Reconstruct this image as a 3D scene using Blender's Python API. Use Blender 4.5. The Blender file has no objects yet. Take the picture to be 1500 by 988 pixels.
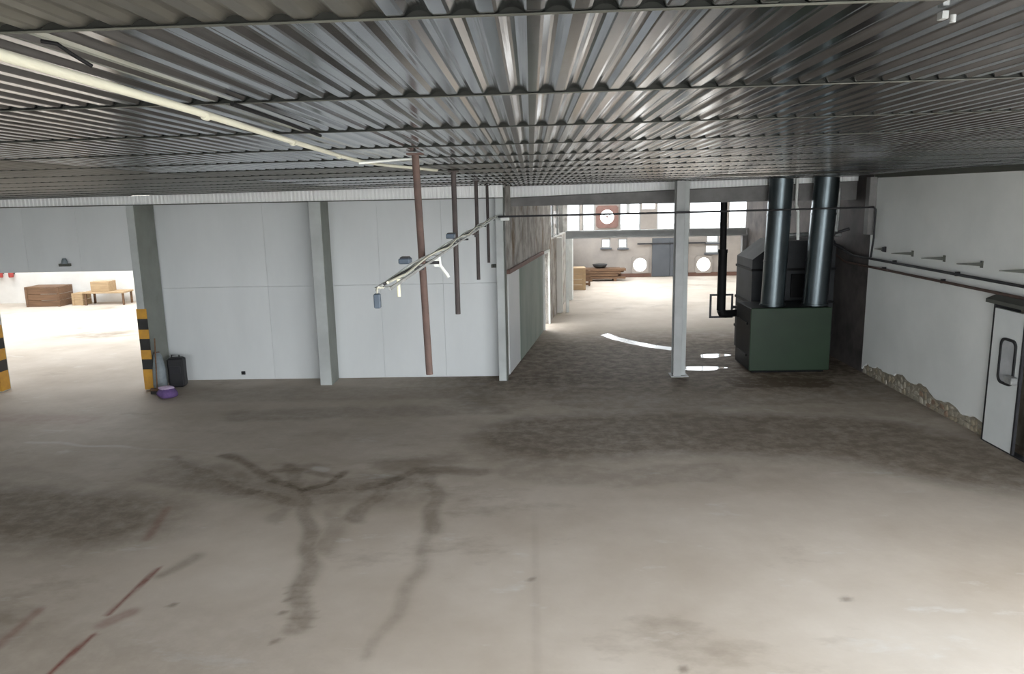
import bpy, math, random
import numpy as np
from mathutils import Matrix, Vector

# ------------------------------------------------------------------ camera, sky, light, exposure
scene = bpy.context.scene
COL = scene.collection
random.seed(7)
rng = np.random.default_rng(7)

cam_data = bpy.data.cameras.new('camera')
cam_data.sensor_width = 36.0
cam_data.lens = 36.0 * 1100.0 / 1500.0
cam_data.clip_start = 0.05
cam_data.clip_end = 300
cam = bpy.data.objects.new('camera', cam_data)
COL.objects.link(cam)
_r = Vector((0.9995163, 0.0241070, -0.0196465))
_u = Vector((0.0148078, 0.1866064, 0.9823232))
_b = Vector((0.0273471, -0.9821389, 0.1861592))
cam.matrix_world = Matrix(((_r.x, _u.x, _b.x, 0.0), (_r.y, _u.y, _b.y, 0.0), (_r.z, _u.z, _b.z, 3.6), (0, 0, 0, 1)))
scene.camera = cam

world = bpy.data.worlds.new('overcast_sky')
scene.world = world
world.use_nodes = True
bg = world.node_tree.nodes['Background']
bg.inputs['Color'].default_value = (0.93, 0.97, 1.0, 1)
bg.inputs['Strength'].default_value = 7.0

def portal(name, loc, rot, sx, sy):
    l = bpy.data.lights.new(name, 'AREA')
    l.shape = 'RECTANGLE'
    l.size, l.size_y = sx, sy
    l.cycles.is_portal = True
    o = bpy.data.objects.new(name, l)
    COL.objects.link(o)
    o.location = loc
    o.rotation_euler = rot
    return o
R90 = math.pi / 2
# daylight portals sit in far windows and in unseen openings added for light (area lights shine along local -Z)
portal('added_opening_daylight', (3.3, -.98, 1.83), (R90, 0, 0), 6.2, 3.6)
portal('added_opening_daylight', (-5.25, -.98, 2.3), (R90, 0, 0), 5.0, 1.6)
portal('added_opening_daylight', (6.48, 3.2, 1.65), (0, R90, 0), 2.9, 5.2)
portal('added_skylight_daylight', (3.3, -.25, 4.0), (0, 0, 0), 6.0, 1.1)
portal('added_skylight_daylight', (-14.0, 22.5, 5.45), (0, 0, 0), 12.0, 6.0)
portal('added_skylight_daylight', (6.0, 28.0, 5.45), (0, 0, 0), 7.0, 5.0)
portal('daylight_window', (5.6, 32.45, 3.55), (-R90, 0, 0), 8.6, 3.2)
portal('daylight_window', (1.0, 26.5, 3.3), (0, -R90, 0), 1.8, 9.0)

scene.view_settings.view_transform = 'Standard'
scene.view_settings.look = 'None'
scene.view_settings.gamma = 1.0
scene.view_settings.use_curve_mapping = False
scene.view_settings.exposure = 0.9
scene.cycles.use_denoising = True
scene.cycles.diffuse_bounces = 6
scene.cycles.max_bounces = 12
scene.cycles.sample_clamp_indirect = 6.0

# ------------------------------------------------------------------ materials
def mat(name, c1, c2=None, rough=0.6, metal=0.0, scale=3.0, bump=0.0, bscale=40.0, spec=0.4, stretch=(1, 1, 1), lo=0.35, hi=0.65):
    m = bpy.data.materials.new(name)
    m.use_nodes = True
    nt = m.node_tree
    b = nt.nodes['Principled BSDF']
    b.inputs['Roughness'].default_value = rough
    b.inputs['Metallic'].default_value = metal
    b.inputs['Specular IOR Level'].default_value = spec
    if c2 is None:
        c2 = tuple(x * 0.85 for x in c1)
    tc = nt.nodes.new('ShaderNodeTexCoord')
    mp = nt.nodes.new('ShaderNodeMapping')
    mp.inputs['Scale'].default_value = stretch
    nz = nt.nodes.new('ShaderNodeTexNoise')
    nz.inputs['Scale'].default_value = scale
    nz.inputs['Detail'].default_value = 6
    nz.inputs['Roughness'].default_value = 0.62
    rp = nt.nodes.new('ShaderNodeValToRGB')
    rp.color_ramp.elements[0].position = lo
    rp.color_ramp.elements[0].color = (*c2, 1)
    rp.color_ramp.elements[1].position = hi
    rp.color_ramp.elements[1].color = (*c1, 1)
    L = nt.links.new
    L(tc.outputs['Object'], mp.inputs['Vector'])
    L(mp.outputs['Vector'], nz.inputs['Vector'])
    L(nz.outputs['Fac'], rp.inputs['Fac'])
    L(rp.outputs['Color'], b.inputs['Base Color'])
    if bump > 0:
        n2 = nt.nodes.new('ShaderNodeTexNoise')
        n2.inputs['Scale'].default_value = bscale
        n2.inputs['Detail'].default_value = 4
        bp = nt.nodes.new('ShaderNodeBump')
        bp.inputs['Strength'].default_value = bump
        bp.inputs['Distance'].default_value = 0.02
        L(tc.outputs['Object'], n2.inputs['Vector'])
        L(n2.outputs['Fac'], bp.inputs['Height'])
        L(bp.outputs['Normal'], b.inputs['Normal'])
    return m

def overlay(m, color, scale, lo, hi, stretch=(1, 1, 1), seed=3.7):
    """mix a second blotch colour over the material's colour"""
    nt = m.node_tree
    b = nt.nodes['Principled BSDF']
    src = b.inputs['Base Color'].links[0].from_socket
    tc = nt.nodes.new('ShaderNodeTexCoord')
    mp = nt.nodes.new('ShaderNodeMapping')
    mp.inputs['Scale'].default_value = stretch
    mp.inputs['Location'].default_value = (seed, seed * 1.7, seed * 0.6)
    nz = nt.nodes.new('ShaderNodeTexNoise')
    nz.inputs['Scale'].default_value = scale
    nz.inputs['Detail'].default_value = 7
    nz.inputs['Roughness'].default_value = 0.65
    mr = nt.nodes.new('ShaderNodeMapRange')
    mr.inputs['From Min'].default_value = lo
    mr.inputs['From Max'].default_value = hi
    mx = nt.nodes.new('ShaderNodeMix')
    mx.data_type = 'RGBA'
    mx.inputs['B'].default_value = (*color, 1)
    L = nt.links.new
    L(tc.outputs['Object'], mp.inputs['Vector'])
    L(mp.outputs['Vector'], nz.inputs['Vector'])
    L(nz.outputs['Fac'], mr.inputs['Value'])
    L(mr.outputs['Result'], mx.inputs['Factor'])
    L(src, mx.inputs['A'])
    L(mx.outputs['Result'], b.inputs['Base Color'])
    return m

M = {}
M['galv'] = mat('galvanised_sheet', (0.46, 0.475, 0.50), (0.25, 0.26, 0.28), rough=0.16, metal=1.0, scale=1.4, stretch=(2.5, 0.8, 1), bump=0.012, bscale=9)
M['galv_old'] = mat('oxidised_sheet', (0.25, 0.245, 0.22), (0.165, 0.162, 0.148), rough=0.40, metal=0.9, scale=1.2, stretch=(2.5, 0.6, 1), bump=0.012, bscale=9)
M['gap_shade'] = mat('rib_gap_shade', (0.03, 0.031, 0.029), rough=0.9, spec=0.05)  # near-black, stands in for shade inside the ribs
M['purlin'] = mat('purlin_steel', (0.11, 0.113, 0.10), (0.07, 0.072, 0.065), rough=0.7, spec=0.1)
M['deck'] = mat('light_block_deck', (0.20, 0.20, 0.19), rough=0.8)
M['flash'] = mat('white_flashing', (0.93, 0.94, 0.95), (0.84, 0.86, 0.87), rough=0.35, scale=1.5)
M['panel'] = mat('pale_grey_wall_panel', (0.69, 0.715, 0.73), (0.62, 0.645, 0.66), rough=0.5, scale=0.7, stretch=(1, 1, 0.3), bump=0.03, bscale=6)
M['panel_dull'] = mat('dull_grey_wall_panel', (0.70, 0.725, 0.74), (0.63, 0.655, 0.67), rough=0.5, scale=0.8, stretch=(1, 1, 0.3))
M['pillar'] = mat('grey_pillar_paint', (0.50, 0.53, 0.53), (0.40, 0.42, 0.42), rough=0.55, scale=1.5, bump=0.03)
M['pillar_shade'] = mat('shaded_pillar_side', (0.27, 0.285, 0.26), (0.21, 0.22, 0.20), rough=0.6, scale=1.5)  # pillar colour darkened to imitate its shaded side
M['wall_r'] = mat('whitewashed_plaster', (0.86, 0.885, 0.88), (0.78, 0.81, 0.805), rough=0.75, scale=0.8, bump=0.12, bscale=5)
M['dark_plaster'] = mat('dark_brown_plaster', (0.115, 0.10, 0.095), (0.055, 0.05, 0.05), rough=0.85, scale=1.6, bump=0.15, bscale=9)
M['header'] = mat('grey_header', (0.25, 0.245, 0.245), (0.17, 0.165, 0.165), rough=0.7, scale=1.8)
M['dirty'] = overlay(mat('stained_plaster', (0.56, 0.54, 0.51), (0.30, 0.275, 0.25), rough=0.85, scale=2.6, stretch=(1, 1, 0.8), lo=.40, hi=.60, bump=0.2, bscale=7), (0.20, 0.135, 0.08), 1.3, 0.55, 0.68, (1, 1.2, 0.7))
M['green_board'] = mat('mossy_green_board', (0.21, 0.27, 0.22), (0.33, 0.36, 0.33), rough=0.7, scale=1.1, stretch=(1, 1, 0.35))
M['far_wall'] = mat('beige_plaster', (0.36, 0.325, 0.295), (0.28, 0.255, 0.235), rough=0.85, scale=1.0)
M['white_wall'] = mat('white_plaster', (0.78, 0.77, 0.74), (0.68, 0.66, 0.63), rough=0.85, scale=0.8)
M['redbase'] = mat('red_brown_skirting', (0.14, 0.075, 0.055), rough=0.7)
M['rust'] = mat('rusty_pipe', (0.115, 0.072, 0.060), (0.065, 0.044, 0.040), rough=0.75, scale=6)
M['rodgrey'] = mat('brown_grey_pipe', (0.070, 0.055, 0.054), (0.045, 0.038, 0.038), rough=0.7, scale=6)
M['darksteel'] = mat('dark_steel', (0.05, 0.05, 0.055), (0.03, 0.03, 0.035), rough=0.5, metal=0.4)
M['black'] = mat('black_metal', (0.010, 0.010, 0.011), (0.006, 0.006, 0.007), rough=0.6, spec=0.15)
M['tray'] = mat('grey_cable_rail', (0.42, 0.43, 0.43), (0.27, 0.28, 0.28), rough=0.45, metal=0.4, scale=8)
M['bluebox'] = mat('blue_grey_plastic', (0.07, 0.095, 0.13), rough=0.5)
M['cream'] = mat('cream_pvc', (0.60, 0.595, 0.50), (0.53, 0.525, 0.44), rough=0.4, scale=2)
M['paleyellow'] = mat('pale_yellow_plastic', (0.80, 0.78, 0.58), rough=0.4)
M['white'] = mat('white_plastic', (0.82, 0.85, 0.83), rough=0.4)
M['green'] = mat('dark_green_enamel', (0.017, 0.039, 0.019), (0.013, 0.030, 0.015), rough=0.45, scale=1.2)
M['duct'] = mat('galvanised_duct', (0.115, 0.138, 0.15), (0.085, 0.102, 0.112), rough=0.32, metal=0.9, scale=2.5, stretch=(1, 1, 0.5))
M['tank'] = mat('grey_tank_paint', (0.045, 0.048, 0.052), (0.03, 0.032, 0.035), rough=0.6, scale=2, spec=0.2)
M['colpaint'] = mat('column_grey_paint', (0.44, 0.455, 0.46), (0.36, 0.375, 0.38), rough=0.5, scale=2)
M['door'] = mat('pale_grey_door_paint', (0.74, 0.775, 0.78), (0.68, 0.715, 0.72), rough=0.45, scale=1.5)
M['rubber'] = mat('black_rubber', (0.025, 0.025, 0.028), rough=0.6)
M['olive'] = mat('olive_grey_steel', (0.10, 0.105, 0.092), rough=0.6)
M['stone_a'] = mat('ochre_stone', (0.40, 0.35, 0.26), (0.27, 0.23, 0.17), rough=0.9, scale=9, bump=0.3, bscale=25)
M['stone_b'] = mat('red_stone', (0.33, 0.235, 0.17), (0.24, 0.175, 0.13), rough=0.9, scale=9, bump=0.3, bscale=25)
M['stone_c'] = mat('pale_stone', (0.50, 0.46, 0.39), (0.37, 0.34, 0.28), rough=0.9, scale=9, bump=0.3, bscale=25)
M['mortar'] = mat('crumbled_mortar', (0.36, 0.33, 0.27), (0.24, 0.215, 0.17), rough=0.95, scale=5, bump=0.4, bscale=18)
M['yellow'] = mat('hazard_yellow', (0.62, 0.33, 0.045), (0.48, 0.25, 0.05), rough=0.6, scale=5)
M['hblack'] = mat('hazard_black', (0.03, 0.03, 0.03), rough=0.6)
M['purple'] = mat('purple_cloth', (0.16, 0.095, 0.26), (0.10, 0.06, 0.17), rough=0.85, scale=8)
M['lilac'] = mat('lilac_cloth', (0.50, 0.40, 0.56), rough=0.85)
M['greybag'] = mat('grey_blue_plastic', (0.27, 0.31, 0.34), (0.18, 0.21, 0.22), rough=0.55, scale=6)
M['wood'] = mat('brown_wood', (0.20, 0.115, 0.065), (0.12, 0.07, 0.042), rough=0.75, scale=4, stretch=(0.4, 4, 4))
M['lightwood'] = mat('tan_wood', (0.47, 0.34, 0.20), (0.36, 0.25, 0.145), rough=0.75, scale=4, stretch=(0.4, 4, 4))
M['redpaint'] = mat('faded_red_paint', (0.42, 0.07, 0.06), rough=0.6)
M['fanbrown'] = mat('brown_fan_plate', (0.23, 0.13, 0.11), (0.17, 0.10, 0.085), rough=0.7)
M['mullion'] = mat('window_frame_paint', (0.42, 0.43, 0.43), rough=0.6)
M['yard'] = mat('pale_yard_concrete', (0.50, 0.49, 0.46), (0.42, 0.41, 0.39), rough=0.9, scale=0.5)
M['greydoor'] = mat('slate_grey_metal_door', (0.10, 0.11, 0.125), (0.08, 0.088, 0.10), rough=0.55, scale=1.5)

def glass_mat(name, tint, gloss):
    m = bpy.data.materials.new(name)
    m.use_nodes = True
    nt = m.node_tree
    nt.nodes.remove(nt.nodes['Principled BSDF'])
    t = nt.nodes.new('ShaderNodeBsdfTransparent')
    t.inputs['Color'].default_value = (*tint, 1)
    g = nt.nodes.new('ShaderNodeBsdfGlossy')
    g.inputs['Roughness'].default_value = 0.05
    x = nt.nodes.new('ShaderNodeMixShader')
    x.inputs['Fac'].default_value = gloss
    nt.links.new(t.outputs[0], x.inputs[1])
    nt.links.new(g.outputs[0], x.inputs[2])
    nt.links.new(x.outputs[0], nt.nodes['Material Output'].inputs['Surface'])
    return m
M['glass'] = glass_mat('dimming_window_glass', (0.50, 0.505, 0.505), 0.03)  # panes tinted to cut the daylight coming through
M['glass3'] = glass_mat('dimming_far_rooflight_glass', (0.55, 0.55, 0.55), 0.03)  # tint dims the daylight of the far hall skylight
M['glass2'] = glass_mat('dimming_left_rooflight_glass', (0.75, 0.75, 0.75), 0.03)  # tint dims the daylight of the left hall skylight
M['doorglass'] = mat('frosted_door_pane', (0.50, 0.52, 0.54), (0.40, 0.42, 0.44), rough=0.25, scale=5)

mw = bpy.data.materials.new('puddle_water')
mw.use_nodes = True
_p = mw.node_tree.nodes['Principled BSDF']
_p.inputs['Base Color'].default_value = (0.05, 0.048, 0.045, 1)
_p.inputs['Roughness'].default_value = 0.06
_p.inputs['Specular IOR Level'].default_value = 1.0
_p.inputs['Coat Weight'].default_value = 1.0
_p.inputs['Coat Roughness'].default_value = 0.04
M['water'] = mw
M['damp'] = mat('damp_concrete', (0.20, 0.19, 0.18), (0.15, 0.14, 0.13), rough=0.22, spec=0.6)

# ------------------------------------------------------------------ mesh helpers
class MB:
    def __init__(s):
        s.v = []
        s.f = []
        s.smooth = []
    def add(s, vs, fs, smooth=False):
        n = len(s.v)
        s.v += [tuple(p) for p in vs]
        for f in fs:
            s.f.append([i + n for i in f])
            s.smooth.append(smooth)
        return s
    def box(s, x0, x1, y0, y1, z0, z1, bev=0.0):
        if bev <= 0:
            s.add([(x0, y0, z0), (x1, y0, z0), (x1, y1, z0), (x0, y1, z0), (x0, y0, z1), (x1, y0, z1), (x1, y1, z1), (x0, y1, z1)],
                  [(0, 3, 2, 1), (4, 5, 6, 7), (0, 1, 5, 4), (1, 2, 6, 5), (2, 3, 7, 6), (3, 0, 4, 7)])
            return s
        b = bev
        # box with the vertical and horizontal edges chamfered
        rings = [(z0, b), (z0 + b, 0), (z1 - b, 0), (z1, b)]
        vs = []
        for z, i in rings:
            X0, X1, Y0, Y1 = x0 + i, x1 - i, y0 + i, y1 - i
            vs += [(X0 + b, Y0, z), (X1 - b, Y0, z), (X1, Y0 + b, z), (X1, Y1 - b, z), (X1 - b, Y1, z), (X0 + b, Y1, z), (X0, Y1 - b, z), (X0, Y0 + b, z)]
        fs = [tuple(range(7, -1, -1)), tuple(range(24, 32))]
        for k in range(3):
            for i in range(8):
                j = (i + 1) % 8
                fs.append((k * 8 + i, k * 8 + j, k * 8 + 8 + j, k * 8 + 8 + i))
        s.add(vs, fs)
        return s
    def tube(s, pts, r, n=12, caps=True):
        pts = [Vector(p) for p in pts]
        rs = r if isinstance(r, (list, tuple)) else [r] * len(pts)
        vs, fs = [], []
        prev = None
        for i, p in enumerate(pts):
            if i == 0:
                d = pts[1] - pts[0]
            elif i == len(pts) - 1:
                d = pts[-1] - pts[-2]
            else:
                d = (pts[i] - pts[i - 1]).normalized() + (pts[i + 1] - pts[i]).normalized()
            d.normalize()
            if prev is None:
                a = Vector((0, 0, 1)) if abs(d.z) < 0.9 else Vector((1, 0, 0))
            else:
                a = prev
            e1 = (a - d * a.dot(d)).normalized()
            prev = e1
            e2 = d.cross(e1)
            for k in range(n):
                t = 2 * math.pi * k / n
                q = p + (e1 * math.cos(t) + e2 * math.sin(t)) * rs[i]
                vs.append(tuple(q))
        for i in range(len(pts) - 1):
            for k in range(n):
                j = (k + 1) % n
                fs.append((i * n + k, i * n + j, (i + 1) * n + j, (i + 1) * n + k))
        s.add(vs, fs, True)
        if caps:
            m = len(pts) - 1
            s.add([vs[k] for k in range(n)], [tuple(range(n - 1, -1, -1))])
            s.add([vs[m * n + k] for k in range(n)], [tuple(range(n))])
        return s
    def prism(s, poly, axis, a0, a1):
        """extrude a 2-D polygon along an axis ('x','y','z')"""
        def P(u, v, a):
            return {'x': (a, u, v), 'y': (u, a, v), 'z': (u, v, a)}[axis]
        n = len(poly)
        vs = [P(u, v, a0) for u, v in poly] + [P(u, v, a1) for u, v in poly]
        fs = [tuple(range(n)), tuple(range(2 * n - 1, n - 1, -1))]
        for i in range(n):
            j = (i + 1) % n
            fs.append((i, i + n, j + n, j))
        s.add(vs, fs)
        return s
    def mesh(s, name):
        me = bpy.data.meshes.new(name)
        me.from_pydata(s.v, [], s.f)
        me.polygons.foreach_set('use_smooth', s.smooth)
        me.update()
        import bmesh
        bm = bmesh.new()
        bm.from_mesh(me)
        bmesh.ops.recalc_face_normals(bm, faces=bm.faces)
        bm.to_mesh(me)
        bm.free()
        return me
    def build(s, name, m, parent=None, loc=None, rot=None):
        return link(name, s.mesh(name), m, parent, loc, rot)

def link(name, me, m, parent=None, loc=None, rot=None):
    if m is not None and not me.materials:
        me.materials.append(M[m] if isinstance(m, str) else m)
    o = bpy.data.objects.new(name, me)
    COL.objects.link(o)
    if parent is not None:
        o.parent = parent
    if loc is not None:
        o.location = loc
    if rot is not None:
        o.rotation_euler = rot
    return o

def tag(o, label, cat, group=None, kind=None):
    o['label'] = label
    o['category'] = cat
    if group:
        o['group'] = group
    if kind:
        o['kind'] = kind
    return o

def thing(name, label, cat, loc=(0, 0, 0), group=None, kind=None, rz=0.0):
    o = bpy.data.objects.new(name, None)
    COL.objects.link(o)
    o.location = loc
    o.rotation_euler = (0, 0, rz)
    return tag(o, label, cat, group, kind)

def grid_wall(mb, u0, u1, z0, z1, holes, t0, t1, axis='y'):
    """slab in the (u,z) plane with rectangular holes (ua,ub,za,zb); t0..t1 is the thickness range"""
    us = sorted({u0, u1, *[min(max(h[0], u0), u1) for h in holes], *[min(max(h[1], u0), u1) for h in holes]})
    zs = sorted({z0, z1, *[min(max(h[2], z0), z1) for h in holes], *[min(max(h[3], z0), z1) for h in holes]})
    for a, b in zip(us, us[1:]):
        run = None
        for c, d in zip(zs, zs[1:]):
            um, zm = (a + b) / 2, (c + d) / 2
            solid = not any(h[0] < um < h[1] and h[2] < zm < h[3] for h in holes)
            if solid:
                if run is None:
                    run = [c, d]
                else:
                    run[1] = d
            if (not solid or d == zs[-1]) and run is not None:
                if axis == 'y':
                    mb.box(a, b, t0, t1, run[0], run[1])
                else:
                    mb.box(t0, t1, a, b, run[0], run[1])
                run = None
    return mb

# ceiling plane over the main hall: falls away from the camera and rises to the right
def cz(x, y):
    return 3.6 + 0.345 + 0.009 * x - 0.0112 * y

# ------------------------------------------------------------------ floor with its stains, painted shade and light
STAIN_SHADE = [  # polyline in floor metres, half width, strength, softness
    ([(-3.34, 9.67), (-2.77, 8.4), (-2.4, 7.48), (-2.19, 6.61), (-2.05, 5.74)], .07, .60, .06),
    ([(-2.62, 9.27), (-2.25, 8.0), (-2.15, 7.17)], .09, .40, .08),
    ([(-2.06, 8.0), (-1.89, 8.97), (-1.68, 9.55), (-1.38, 9.36), (-1.19, 8.67), (-1.13, 7.63)], .08, .62, .07),
    ([(-1.13, 7.63), (-1.13, 6.73), (-1.19, 6.11), (-1.35, 5.4)], .04, .38, .06),
    ([(-5.18, 10.08), (-4.45, 9.52), (-3.53, 8.79), (-2.8, 8.36)], .06, .55, .08),
    ([(-4.43, 10.17), (-3.58, 9.42), (-2.95, 8.86), (-2.59, 9.15), (-2.58, 9.47)], .06, .75, .06),
    ([(-3.53, 9.55), (-3.15, 9.54), (-2.55, 9.34)], .05, .6, .06),
    ([(-2.94, 8.82), (-2.23, 8.76), (-1.88, 9.14), (-1.67, 9.5), (-0.75, 9.47)], .10, .55, .10),
    ([(-3.68, 6.78), (-3.58, 6.92), (-3.46, 7.07)], .04, .5, .06),
    ([(-4.0, 9.43), (-2.94, 8.3), (-3.01, 8.01)], .06, .45, .08),
    ([(-4.64, 9.33), (-3.97, 9.03), (-3.18, 8.51)], .14, .40, .14),
    ([(-4.95, 9.59), (-2.99, 8.71), (-1.56, 8.79)], .34, .42, .5),
    ([(0.18, 10.87), (2.28, 11.13), (4.7, 10.71), (5.98, 9.53)], .8, .75, 1.0),
    ([(-8, 10.8), (6.3, 10.8)], 1.6, .24, 2.4),
    ([(1.0, 12.6), (3.5, 12.9), (6.2, 12.2)], .6, .40, .9),
    ([(-5.0, 12.15), (-3.28, 12.28), (-0.72, 12.38)], .25, .40, .5),
    ([(-7.5, 11.6), (-4.5, 11.2), (-1.0, 10.9)], .10, .22, .5),
    ([(-0.21, 9.46), (1.03, 9.18), (2.38, 9.38)], .3, .35, .5),
    ([(4.0, 13.95), (5.3, 13.9)], .30, 1.1, .22),
    ([(-7.18, 9.39), (-5.37, 8.66), (-4.74, 9.33)], .4, .28, .6),
    ([(-6.5, 7.6), (-4.8, 7.9)], .4, .25, .6),
    ([(0.3, 16.0), (2.5, 16.0), (5.0, 16.0)], 1.8, 1.0, 3.5),  # painted shade: darkens the dimly lit passage floor
    ([(-8.0, 8.6), (-5.0, 8.0)], .5, .7, 1.2),  # broad darker patch on the left mid floor
    ([(-6.5, 5.6), (-2.6, 5.0)], .4, .32, 1.8),  # painted shade: left foreground, far from the side gate's light
    ([(-6.5, 13.6), (-0.5, 13.5)], .4, .35, .7),
    ([(1.0, 13.0), (6.3, 13.2)], .7, .5, .9),
]
for _k in range(7):      # tread blocks at the end of the straight tyre mark
    _y = 5.76 + .12 * _k
    _x = -2.05 - .022 * _k
    STAIN_SHADE.append(([(_x - .10, _y), (_x + .10, _y + .03)], .016, .40, .03))
for _x, _y in ((-2.26, 5.95), (-2.25, 6.18), (-2.12, 5.55), (-0.02, 6.6), (1.1, 5.25), (-3.3, 6.1), (2.75, 6.15)):
    STAIN_SHADE.append(([(_x, _y), (_x + .03, _y + .03)], .02, .6, .04))
STAIN_SHADE = [(pl_, w_ * .8, s_ * .92, so_ * 2.0) if w_ <= .10 and so_ >= .05 else (pl_, w_, s_, so_) for pl_, w_, s_, so_ in STAIN_SHADE]
STAIN_SHADE.append(([(-4.2, 9.0), (-3.0, 8.9), (-1.8, 9.1)], .25, .45, .6))
RED = [
    ([(-3.83, 4.6), (-3.79, 5.4), (-3.76, 5.70)], .018, .95, .02),
    ([(-3.81, 6.02), (-3.79, 6.47), (-3.77, 6.86)], .018, .85, .02),
    ([(-4.22, 7.51), (-4.39, 8.33)], .025, .40, .06),
    ([(-4.47, 5.5), (-4.49, 6.1)], .025, .40, .05),
    ([(-3.77, 5.86), (-3.62, 6.05)], .04, .45, .07),
    ([(-9.5, 12.3), (-7.6, 12.0)], .15, .25, .4),
]
PALE = [
    ([(-7.78, 10.92), (-7.11, 10.8), (-6.06, 10.61)], .025, .6, .03),
    ([(-6.06, 10.61), (-4.6, 10.3)], .015, .25, .05),
    ([(-3.0, 9.62), (-2.9, 9.60)], .05, .6, .05),
    ([(3.2, 4.2), (3.4, 5.0)], .6, .25, 1.2),  # painted light: soft pale pool in the bright right foreground
]
def pline(P, pl):
    d = np.full(len(P), 1e9)
    for a, b in zip(pl, pl[1:]):
        a = np.array(a); b = np.array(b)
        ab = b - a
        t = np.clip(((P - a) @ ab) / (ab @ ab), 0, 1)
        d = np.minimum(d, np.hypot(*(P - a - t[:, None] * ab).T))
    return d
def field(P, items):
    out = np.zeros(len(P))
    for pl, w, s, soft in items:
        d = pline(P, pl)
        out = np.maximum(out, s * np.clip(1 - (d - w) / soft, 0, 1) ** 1.5 * (d < w + soft)) + 0.25 * np.minimum(out, s * (d < w))
    return np.clip(out, 0, 1.2)

xs = np.concatenate([np.arange(-30, -8, 0.5), np.arange(-8, 6.6, 0.035), np.arange(7, 15, 0.5)])
ys = np.concatenate([np.arange(-6, 3.6, 0.4), np.arange(3.7, 15.2, 0.035), np.arange(15.5, 33.6, 0.5)])
GX, GY = np.meshgrid(xs, ys)
P2 = np.stack([GX.ravel(), GY.ravel()], 1)
nx, ny = len(xs), len(ys)
me = bpy.data.meshes.new('floor')
idx = np.arange(nx * ny).reshape(ny, nx)
quads = np.stack([idx[:-1, :-1].ravel(), idx[:-1, 1:].ravel(), idx[1:, 1:].ravel(), idx[1:, :-1].ravel()], 1)
me.vertices.add(nx * ny)
me.vertices.foreach_set('co', np.concatenate([P2, np.zeros((len(P2), 1))], 1).astype(np.float32).ravel())
me.loops.add(quads.size)
me.loops.foreach_set('vertex_index', quads.astype(np.int32).ravel())
me.polygons.add(len(quads))
me.polygons.foreach_set('loop_start', np.arange(0, quads.size, 4, dtype=np.int32))
me.update(calc_edges=True)
wob = P2 + 0.035 * np.stack([np.sin(P2[:, 1] * 7.1) + np.sin(P2[:, 0] * 5.3 + 1), np.sin(P2[:, 0] * 6.3) + np.sin(P2[:, 1] * 4.7 + 2)], 1)
for nm, it in (('stain', STAIN_SHADE), ('red', RED), ('pale', PALE)):
    at = me.attributes.new(nm, 'FLOAT', 'POINT')
    at.data.foreach_set('value', (field(P2 if nm == 'red' else wob, it) if nm != 'stain' else np.maximum(field(wob, it), field(P2, [([(0.0, 9.8), (-0.01, 4.0)], .016, .14, .05), ([(0.0, 14.0), (0.0, 9.8)], .012, .15, .04)]))).astype(np.float32))

mf = mat('worn_concrete', (0.60, 0.54, 0.475), (0.45, 0.388, 0.322), rough=0.72, scale=0.55, bump=0.10, bscale=12, spec=0.2, lo=0.3, hi=0.7)
overlay(mf, (0.26, 0.215, 0.17), 0.35, 0.58, 0.76, (1, 1.6, 1), 5.3)
overlay(mf, (0.62, 0.60, 0.57), 1.3, 0.62, 0.78, (1, 2.2, 1), 2.2)
nt = mf.node_tree
pb = nt.nodes['Principled BSDF']
def attr_mix(nm, color, breakup, gain):
    src = pb.inputs['Base Color'].links[0].from_socket
    a = nt.nodes.new('ShaderNodeAttribute')
    a.attribute_name = nm
    tc = nt.nodes.new('ShaderNodeTexCoord')
    n = nt.nodes.new('ShaderNodeTexNoise')
    n.inputs['Scale'].default_value = breakup
    n.inputs['Detail'].default_value = 8
    n.inputs['Roughness'].default_value = 0.7
    mr = nt.nodes.new('ShaderNodeMapRange')
    mr.inputs['From Min'].default_value = 0.32
    mr.inputs['From Max'].default_value = 0.58
    mr.inputs['To Min'].default_value = 0.58
    mu = nt.nodes.new('ShaderNodeMath')
    mu.operation = 'MULTIPLY'
    m2 = nt.nodes.new('ShaderNodeMath')
    m2.operation = 'MULTIPLY'
    m2.use_clamp = True
    m2.inputs[1].default_value = gain
    mx = nt.nodes.new('ShaderNodeMix')
    mx.data_type = 'RGBA'
    mx.inputs['B'].default_value = (*color, 1)
    L = nt.links.new
    L(tc.outputs['Object'], n.inputs['Vector'])
    L(n.outputs['Fac'], mr.inputs['Value'])
    L(a.outputs['Fac'], mu.inputs[0])
    L(mr.outputs['Result'], mu.inputs[1])
    L(mu.outputs[0], m2.inputs[0])
    L(m2.outputs[0], mx.inputs['Factor'])
    L(src, mx.inputs['A'])
    L(mx.outputs['Result'], pb.inputs['Base Color'])
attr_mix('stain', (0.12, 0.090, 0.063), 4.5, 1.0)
attr_mix('red', (0.17, 0.045, 0.035), 5.0, 1.0)
attr_mix('pale', (0.58, 0.57, 0.55), 6.0, 0.9)
fl = link('floor', me, mf)
tag(fl, 'worn grey concrete floor with brown tyre marks and faded red paint', 'floor', kind='structure')

g = MB().box(-70, 70, -60, 90, -0.6, -0.08).build('ground', 'yard')
tag(g, 'pale concrete yard outside the hall windows', 'ground', kind='structure')

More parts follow.
